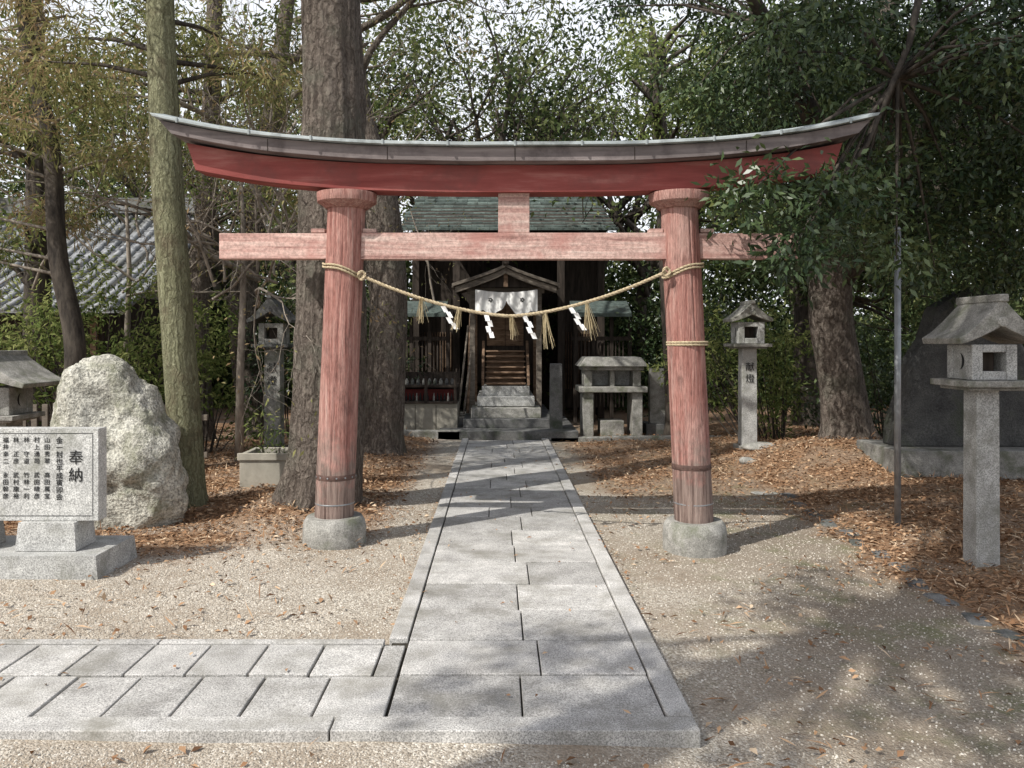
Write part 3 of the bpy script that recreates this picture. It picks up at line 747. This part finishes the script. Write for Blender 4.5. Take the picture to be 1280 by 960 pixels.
mb.add([(XE-.7,14.8,2.5),(XE-.7,22.2,2.5),(XE-.7,18.5,4.4)],[(0,1,2)],'plaster')
mb.add([(-17,14.02,2.05),(XE,14.02,2.05),(XE,14.8,2.47),(-17,14.8,2.47)],[(3,2,1,0)],'wood_dark')
for x in np.arange(-16.5,XE-.7,1.0): mb.box(x,x+.12,14.72,14.79,0,2.4,'wood_brown',.2)
mb.box(-16.6,XE-.72,14.74,14.78,.9,1.0,'wood_brown',.2)
mb.build('wooden_hall',.0)
mb=MB()
for x in np.arange(-8.2,-3.6,.13): mb.box(x,x+.07,9.6,9.63,0,.85+random.uniform(-.01,.01),'wood_grey',rv())
mb.box(-8.3,-3.5,9.635,9.68,.2,.27,'wood_grey'); mb.box(-8.3,-3.5,9.635,9.68,.65,.72,'wood_grey')
mb.build('picket_fence',.004)

# ------------------------------------------------------------ trees with big trunks
def trunk(mb,pts,rad,k,flare=.5,seg=30,ridge=.05,seed=0,fh=.6):
    P=[Vector(p) for p in pts]; n=46; out=[];rr=[]
    segs=len(P)-1
    for i in range(n+1):
        u=(i/n)**1.3*segs; j=min(int(u),segs-1); f=u-j
        p0=P[max(j-1,0)];p1=P[j];p2=P[j+1];p3=P[min(j+2,segs)]
        q=.5*((2*p1)+(-p0+p2)*f+(2*p0-5*p1+4*p2-p3)*f*f+(-p0+3*p1-3*p2+p3)*f**3)
        out.append(q); rr.append(rad[j]+(rad[j+1]-rad[j])*f)
    zb=P[0].z
    def w(t,a,p):
        h=max(0,1-(p.z-zb)/fh)
        lob=.5+.5*math.cos(5*a+seed+2*math.sin(a*2+seed))
        return 1+flare*h**2.2*(.35+lob)+ridge*noise.noise(Vector((math.cos(a)*4,math.sin(a)*4,p.z*.9+seed)))+ridge*.5*noise.noise(Vector((math.cos(a)*11,math.sin(a)*11,p.z*2.5+seed)))
    mb.tube(out,rr,k,seg,warp=w)

# -- cedar with mossy trunk (left)
mb=MB(); trunk(mb,[(-2.98,7.75,-.15),(-3.06,7.75,1.2),(-3.2,7.75,3.2),(-3.29,7.78,5.2),(-3.4,7.8,9.5),(-3.5,7.8,13)],[.165,.158,.145,.13,.1,.05],'bark_moss',.35,seg=40,ridge=.05,seed=1,fh=.4)
E=[(-4.3,7.2,5.8,1.5,1.6,.7,.6),(-3.0,7.6,7.4,1.7,1.7,.9,.6),(-3.4,7.8,9.4,1.6,1.6,1.2,.5),(-4.3,8.3,4.5,.6,.8,.35,1),(-2.5,9.0,4.9,.8,.8,.5,1),(-3.4,9.0,5.0,.7,.7,.4,.8),(-2.7,8.6,4.4,.5,.5,.3,1.2)]
C=clumps(E,2.6)
for c_ in C[::2]:
    zt=min(12.5,max(3.8,c_[2]-.3)); mb.tube([(-3.25,7.78,zt),((c_[0]-3.25)/2,(c_[1]+7.78)/2,zt+.2),tuple(c_)],[.03,.02,.006],'bark_dark',5,cap=False)
o=mb.build('cedar_tree'); leaves('needle_foliage',C,.40,200,.15,.02,'leaf_cedar',.55,.6,.5,parent=o,vshift=.1)
# -- second cedar with low sprays
mb=MB()
trunk(mb,[(-4.95,9.0,-.1),(-4.75,9.0,1.4),(-4.95,9.0,2.6),(-5.05,9.05,3.8),(-5.4,9.1,5.5),(-5.3,9.1,8)],[.13,.115,.10,.095,.08,.03],'bark_dark',.3,seg=18,ridge=.06,seed=2,fh=.4)
E=[(-5.6,8.6,4.9,1.1,1.0,.6,.8),(-4.5,8.8,4.5,.8,.8,.5,.8),(-5.5,8.3,3.7,.8,.7,.4,1),(-4.4,9.3,3.6,.6,.6,.35,.8),(-5.2,9,6.1,1.4,1.3,.8,.4),(-6.4,9.2,4.0,.9,.9,.7),(-6.2,9,2.9,.9,.7,.5,1),(-5.3,9.4,3.0,.6,.5,.3,1),(-6.9,9.6,5.0,1.0,1,.8,.7)]
C=clumps(E,5)
for c_ in C[::2]:
    zt=min(7.5,max(2.2,c_[2]-.2)); mb.tube([(-5.0-.1*(zt>4),9.05,zt),((c_[0]-5.0)/2,(c_[1]+9.05)/2,zt+.15),tuple(c_)],[.022,.014,.005],'twig',5,cap=False)
o=mb.build('cedar_tree'); leaves('needle_foliage',C,.30,190,.14,.019,'leaf_cedar',.6,.65,.5,parent=o,vshift=.18)
# -- third cedar, further back
mb=MB()
trunk(mb,[(-4.6,12.5,-.1),(-4.7,12.5,2),(-4.5,12.5,4.5),(-4.4,12.6,9)],[.2,.18,.15,.08],'bark',.3,seg=20,ridge=.06,seed=12,fh=.4)
E=[(-4.8,12.2,5.6,1.3,1.0,.8,.6),(-3.6,12.2,5.2,.7,.7,.5,.9),(-5.8,12.4,4.6,1.2,.9,.7,.8),(-4.2,12.2,4.3,.8,.7,.4),(-7.0,12.5,5.4,1.1,1,.8,.6),(-3.2,12.2,3.9,.5,.5,.3),(-6.3,12.0,3.6,.7,.6,.4)]
C=clumps(E,4)
for c_ in C[::2]:
    zt=max(2.2,c_[2]-.3); mb.tube([(-4.5,12.55,zt),((c_[0]-4.5)/2,(c_[1]+12.5)/2,zt+.2),tuple(c_)],[.03,.02,.006],'bark_dark',5,cap=False)
o=mb.build('cedar_tree'); leaves('needle_foliage',C,.40,150,.17,.028,'leaf_cedar',.6,.65,.5,parent=o,vshift=.12)
# -- big trunk behind left pillar
mb=MB(); trunk(mb,[(-1.72,7.7,-.15),(-1.62,7.7,1.0),(-1.60,7.7,2.4),(-1.58,7.72,3.6),(-1.62,7.75,5.5),(-1.7,7.8,11)],[.37,.345,.325,.30,.275,.15],'bark',.38,seg=80,ridge=.09,seed=3,fh=.9)
E=[(-1.6,8.5,8.5,2.2,2.2,1.0,.5),(-2.8,9.2,7.0,1.5,1.5,.7,.4)]
C=clumps(E,1.6)
for c_ in C[::2]: mb.tube([(-1.65,7.8,c_[2]-.5),((c_[0]-1.65)/2,(c_[1]+7.8)/2,c_[2]-.3),tuple(c_)],[.07,.04,.01],'bark',6,cap=False)
o=mb.build('pine_tree'); leaves('needle_foliage',C,.45,140,.15,.02,'leaf_cedar',.3,.6,.5,parent=o)
# -- trunk behind, leaning left as it rises
mb=MB(); trunk(mb,[(-1.66,11.4,-.15),(-1.58,11.4,1.3),(-1.56,11.4,2.6),(-1.70,11.4,3.8),(-2.05,11.5,5.2),(-2.5,11.7,9)],[.30,.27,.26,.24,.2,.1],'bark',.4,seg=36,ridge=.06,seed=5,fh=.7)
tips=[]
for i in range(6): grow(mb,Vector((-2.1-.05*i,11.5,5+i*.5)),Vector((random.gauss(.6,1),random.gauss(0,.7),.3)).normalized(),2.0,.06,2,tips,'bark')
o=mb.build('pine_tree'); leaves('needle_foliage',tips,.4,70,.1,.02,'leaf_cedar',.2,.6,.5,parent=o)
# -- leaning trunk
mb=MB(); trunk(mb,[(-3.9,13,-.1),(-4.15,13,1.9),(-4.0,13,3.3),(-3.7,13,5),(-3.3,13,8)],[.24,.22,.2,.17,.08],'bark',.4,seg=24,seed=6)
tips=[]
for i in range(7): grow(mb,Vector((-3.9+.1*i,13,2.6+i*.7)),Vector((random.gauss(-.3,1),random.gauss(-.5,.6),.4)).normalized(),1.8,.06,2,tips,'twig')
o=mb.build('camphor_tree'); leaves('foliage',tips,.4,60,.08,.035,'leaf_bright',.2,.6,.5,parent=o)
# -- bare twiggy trees
for (bx,by,cnt) in ((-3.2,10.0,20),(-1.9,13.2,12),(-5.2,11.2,12)):
    mb=MB(); tips=[]
    for i in range(cnt):
        grow(mb,Vector((bx+random.gauss(0,.4),by+random.gauss(0,.4),1.9+random.random()*1.8)),Vector((random.gauss(-.1,.9),random.gauss(-.2,.5),random.uniform(.2,1.1))).normalized(),1.6,.02,3,tips,'twig',.35,.03,5,(2,4))
    mb.tube([(bx-.1,by+.2,-.1),(bx-.05,by+.1,1.2),(bx,by+.1,2.6),(bx,by,3.6)],[.06,.05,.035,.02],'twig',8)
    o=mb.build('bare_tree'); leaves('foliage',tips[::3],.2,6,.06,.02,'leaf_cedar',.4,parent=o,vshift=.3)

# -- right evergreen oak
mb=MB(); trunk(mb,[(4.72,10.7,-.15),(4.62,10.7,.9),(4.40,10.6,2.2),(4.5,10.3,3.6),(4.9,10,6)],[.38,.29,.27,.24,.14],'bark',1.5,seg=44,ridge=.07,seed=8,fh=.75)
trunk(mb,[(4.5,10.5,2.4),(4.9,9.6,3.5),(4.6,8.2,4.6),(3.9,7.2,5.2)],[.16,.14,.1,.05],'bark_dark',0,seg=12,ridge=.04)
trunk(mb,[(4.45,10.4,3.0),(3.7,9.4,4.2),(2.9,8.6,5.0),(2.4,8,5.3)],[.15,.12,.08,.04],'bark_dark',0,seg=12,ridge=.04)
trunk(mb,[(4.6,10.4,2.6),(5.8,9.6,3.8),(6.6,8.8,4.8)],[.16,.12,.06],'bark_dark',0,seg=12,ridge=.04)
E=[(4.5,7.8,4.3,1.3,1.5,1.0),(4.1,8.4,3.0,1.0,1.0,.55,1.3),(5.1,8.0,3.0,1.1,1.1,.75,1.3),(3.0,9.0,4.9,1.2,1.3,.8),(3.3,7.0,4.5,1.1,.9,.6),(4.3,6.4,3.9,1.0,.9,.65),
   (2.9,6.9,3.25,.40,.4,.38,1.2),(2.38,6.15,2.66,.36,.22,.30,3),(2.75,6.1,2.9,.45,.35,.35,2.2),(3.1,6.6,2.6,.4,.4,.4,1.6),(3.4,7.6,2.8,.7,.7,.5,1.2),(6.2,8.6,3.8,1.3,1.4,1.3),(5.6,10.5,5.0,2.0,1.6,1.3),(3.9,10.8,4.6,1.4,1.3,1.2),(5.4,9.5,2.5,.9,.8,.4,1.3),(6.8,9.5,2.4,.9,.9,.7),(3.6,10.9,2.9,.8,.8,.6),(2.15,6.0,2.3,.15,.12,.12,8),(1.92,6.0,2.72,.16,.12,.12,8),(4.0,8.0,2.35,.5,.5,.2,2),(2.7,8.2,4.0,.8,.7,.5),(2.1,9.2,5.6,.9,.9,.5),(5.4,8.3,2.15,.8,.5,.2,1.6)]
C=clumps(E,6.5)
hubs=[(4.6,8.2,4.6),(3.9,7.2,5.2),(2.9,8.6,5.0),(4.9,9.6,3.5),(5.8,9.6,3.8),(6.4,9,4.6),(4.4,10.5,3.0),(3.5,7.0,3.9)]
for c_ in C[::2]:
    h_=min(hubs,key=lambda q:(Vector(q)-Vector(c_)).length); a_=Vector(h_); b_=Vector(c_)
    m_=a_.lerp(b_,.5)+Vector((0,0,.12)); mb.tube([a_,m_,b_],[.022,.014,.005],'bark_dark',5,cap=False)
mb.tube([(3.9,7.2,5.2),(3.6,7.0,4.2),(3.0,6.5,3.2),(2.5,6.2,2.7)],[.04,.03,.02,.01],'bark_dark',6)
o=mb.build('evergreen_oak_tree'); leaves('foliage',C,.27,155,.088,.033,'leaf_oak',.35,.7,.6,parent=o)

def broad(name,base,h,r,ell,dens,mat,L,W,per,crad,k='bark_dark',vs=0,lean=(0,0)):
    mb=MB(); x,y=base
    trunk(mb,[(x,y,-.2),(x+lean[0]*.3,y+lean[1]*.3,h*.35),(x+lean[0]*.6,y+lean[1]*.6,h*.65),(x+lean[0],y+lean[1],h)],[r,r*.85,r*.65,r*.3],k,.4,seg=16,seed=x)
    C=clumps(ell,dens)
    for c_ in C[::2]:
        t=min(.95,max(.3,(c_[2]-.8)/h)); a_=Vector((x+lean[0]*t,y+lean[1]*t,h*t)); b_=Vector(c_)
        m_=a_.lerp(b_,.5)+Vector((random.gauss(0,.2),0,random.gauss(.1,.2))); mb.tube([a_,a_.lerp(m_,.5)+Vector((0,0,.1)),m_,b_],[r*.28,r*.2,r*.12,.008],k,5,cap=False)
    o=mb.build(name); leaves('foliage',C,crad,per,L,W,mat,.25,.7,.6,parent=o,vshift=vs); return o
broad('camphor_tree',(3.2,14),7,.24,[(2.9,12.6,5.6,1.4,1.2,.7,.8),(2.6,12.8,4.4,.8,.8,.4),(3.6,13,3.4,1.1,.8,.8),(4.4,13.5,4.6,1.3,1.2,.9),(3.4,14,7.0,1.6,1.4,.8,.5)],3.2,'leaf_bright',.11,.045,105,.36,lean=(-.5,0),vs=.12)
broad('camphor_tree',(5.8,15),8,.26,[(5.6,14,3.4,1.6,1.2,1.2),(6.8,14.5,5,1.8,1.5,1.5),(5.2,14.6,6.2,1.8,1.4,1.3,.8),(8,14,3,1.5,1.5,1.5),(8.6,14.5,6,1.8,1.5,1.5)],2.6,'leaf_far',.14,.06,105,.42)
broad('camphor_tree',(-6.9,12),7,.22,[(-6.6,11.4,4.6,1.3,1.1,.8,.6),(-7.8,12,5.5,1.5,1.3,1,.6),(-6.6,11.6,3.1,1.1,.8,.6,.7),(-8.2,11.6,3.4,1.1,.8,.7,.8)],2.4,'leaf_bright',.11,.045,100,.38,vs=.05)

# -- deciduous trees with crooked limbs behind
for i,(x,y,h,r,nl) in enumerate([(.6,21,5.5,.22,20),(2.2,22.5,5,.25,22),(3.3,20.5,4,.2,32),(-1.4,24,6,.25,20),(-3.2,20,6,.2,36),(5.2,25,6,.3,40),(1.4,27,6.5,.25,24),(-5.5,23,5,.25,40),(8.5,23,5,.3,60),(-8.5,20,5,.25,50),(-.3,19.8,6,.18,20),(1.6,19.9,6,.18,20)]):
    mb=MB(); tips=[]
    lean=(random.gauss(0,.5),random.gauss(0,.3))
    trunk(mb,[(x,y,-.2),(x+lean[0]*.3+.15,y,h*.4),(x+lean[0]*.7-.1,y,h*.7),(x+lean[0],y+lean[1],h)],[r,r*.85,r*.7,r*.5],'bark_dark',.3,seg=14,seed=i)
    for j in range(6):
        t=random.uniform(.5,1); p=Vector((x+lean[0]*t,y+lean[1]*t,h*t))
        grow(mb,p,Vector((random.gauss(0,.8),random.gauss(0,.5),random.uniform(.5,1.2))).normalized(),random.uniform(2.4,3.6),r*.5,3,tips,'bark_dark',.35,.08,7)
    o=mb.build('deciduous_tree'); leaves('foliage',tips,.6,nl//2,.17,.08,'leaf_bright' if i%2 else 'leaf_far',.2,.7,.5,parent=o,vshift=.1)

def mass(name,ylo,yhi,xlo,xhi,zlo,topf,n,per,L,W,rad,mat='leaf_far',vs=0):
    C=[]
    while len(C)<n:
        x=random.uniform(xlo,xhi); y=random.uniform(ylo,yhi)
        hi=topf(x)
        top=hi*(.70+.5*noise.noise(Vector((x*.3,y*.15,zlo)))+.3*noise.noise(Vector((x*.9,0,4))))
        z=zlo+random.random()**1.25*max(top,.3); C.append((x,y,z))
    return leaves(name,C,rad,per,L,W,mat,.2,.8,.5,vshift=vs)
def wt(x): return 8.6+3.0*(sstep(-6,-11,x))+5.0*sstep(4.5,8,x)
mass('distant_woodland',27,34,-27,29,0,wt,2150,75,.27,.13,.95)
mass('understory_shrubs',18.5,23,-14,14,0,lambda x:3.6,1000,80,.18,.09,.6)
# ------------------------------------------------------------ shrubs
def shrub(name,ell,dens,per,mat,L,W,rad,vs=0):
    mb=MB(); C=clumps(ell,dens); C[:,2]=np.maximum(C[:,2],.12)
    for c_ in C[::2]:
        x=ell[0][0]+(c_[0]-ell[0][0])*.35; y=ell[0][1]+(c_[1]-ell[0][1])*.35
        mb.tube([(x,y,-.05),((x+c_[0])/2,(y+c_[1])/2,c_[2]*.6),tuple(c_)],[.014,.010,.004],'bark_dark',4,cap=False)
    o=mb.build(name); leaves('foliage',C,rad,per,L,W,mat,.25,.8,.6,parent=o,vshift=vs)
shrub('laurel_shrub',[(-4.15,11.2,1.3,.55,.5,1.1),(-3.8,11.6,.5,.3,.3,.4)],24,50,'leaf_bright',.10,.035,.2,0)
shrub('laurel_shrub',[(-2.5,11.6,1.1,.35,.4,1.0)],30,50,'leaf_bright',.10,.035,.2,-.05)
shrub('laurel_shrub',[(-3.3,12.8,1.4,.9,.5,1.3)],14,60,'leaf_oak',.10,.035,.22)
shrub('laurel_shrub',[(-5.3,10.6,1.6,1.4,.6,1.2),(-4.5,10.4,.9,.8,.5,.7)],15,55,'leaf_bright',.10,.035,.24,.1)
shrub('laurel_shrub',[(-7.4,10.8,1.6,1.4,.7,1.4)],12,55,'leaf_bright',.10,.035,.25,.1)
shrub('laurel_shrub',[(4.45,12.6,1.1,.7,.6,1.1),(3.5,13.2,1.3,.8,.6,1.0)],18,50,'leaf_bright',.10,.035,.22,.18)
shrub('laurel_shrub',[(6.2,12.6,1.0,1.5,.8,1.0)],12,60,'leaf_oak',.10,.035,.25)
shrub('laurel_shrub',[(-2.4,14.6,1.5,.9,.6,1.4)],12,60,'leaf_oak',.10,.035,.25)
shrub('laurel_shrub',[(3.6,15.4,1.8,1.2,.6,1.7)],12,60,'leaf_oak',.10,.035,.25)
shrub('potted_plant',[(-2.5,8.85,.62,.2,.2,.25)],130,24,'leaf_bright',.08,.02,.12)

# ------------------------------------------------------------ tall evergreen beside the viewpoint, throwing the dappled shade
mb=MB(); trunk(mb,[(-5.2,-1.2,-.1),(-5.1,-1.1,3),(-4.6,-.8,6),(-4.0,-.2,9),(-3,.5,11)],[.35,.3,.25,.18,.08],'bark',.5,seg=24,seed=11)
E=[(-3.5,-.5,8.6,2.0,1.7,.5,1.4),(-6.3,-1.8,8.9,1.3,1.0,.5,.8),(-1.0,3.2,10.4,2.0,2.0,.7,1.6),(-.2,1.6,9.4,1.7,1.3,.5,1.6),(.8,4.6,10.6,2.0,2.0,.7,1.3),(-2.6,-2.4,8.3,1.8,1.4,.5,1.3),(1.6,2.4,9.0,1.6,1.4,.5,1.2),(-5.0,-2.8,8.6,1.4,1.1,.5,.8)]
C=clumps(E,3.2)
for c_ in C[::2]: mb.tube([(-4.2+.3*random.random(),-.4,8.6),((c_[0]-4.2)/2,(c_[1]-.4)/2,c_[2]-.2),tuple(c_)],[.05,.03,.008],'bark',5,cap=False)
o=mb.build('evergreen_oak_tree'); leaves('foliage',C,.28,85,.13,.06,'leaf_oak',.1,.6,.5,parent=o)

# ------------------------------------------------------------ light, sky, camera
L=Vector((-.62,-.50,.85)).normalized()
sd=bpy.data.lights.new('sun','SUN'); sd.energy=5.0; sd.angle=math.radians(.5); sd.color=(1,.965,.90)
so=bpy.data.objects.new('sun',sd); COL.objects.link(so); so.rotation_euler=L.to_track_quat('Z','Y').to_euler()
w=bpy.data.worlds.new('World'); S.world=w; w.use_nodes=True; nt=w.node_tree
bg=nt.nodes['Background']; sk=nt.nodes.new('ShaderNodeTexSky'); sk.sky_type='NISHITA'; sk.sun_disc=False
sk.sun_elevation=math.asin(L.z); sk.sun_rotation=math.atan2(L.x,L.y); sk.air_density=1.0; sk.dust_density=3.0; sk.altitude=0
tc=nt.nodes.new('ShaderNodeTexCoord'); sxz=nt.nodes.new('ShaderNodeSeparateXYZ'); nt.links.new(tc.outputs['Generated'],sxz.inputs[0])
hz=ramp(nt,[(0,(.9,.9,.9)),(.4,(.8,.8,.8)),(.75,(.2,.2,.2))],sxz.outputs[2]).outputs[0]
colr=mixc(nt,hz,sk.outputs[0],(8.6,8.8,9.2))
nt.links.new(colr,bg.inputs[0]); bg.inputs[1].default_value=.145
cd=bpy.data.cameras.new('camera'); cd.sensor_width=36; cd.lens=28.125; cd.shift_x=18/1280; cd.shift_y=-53/1280; cd.clip_end=1500; cd.clip_start=.05
co=bpy.data.objects.new('camera',cd); COL.objects.link(co); co.location=(0,0,1.6); co.rotation_euler=(math.pi/2,0,0)
S.camera=co
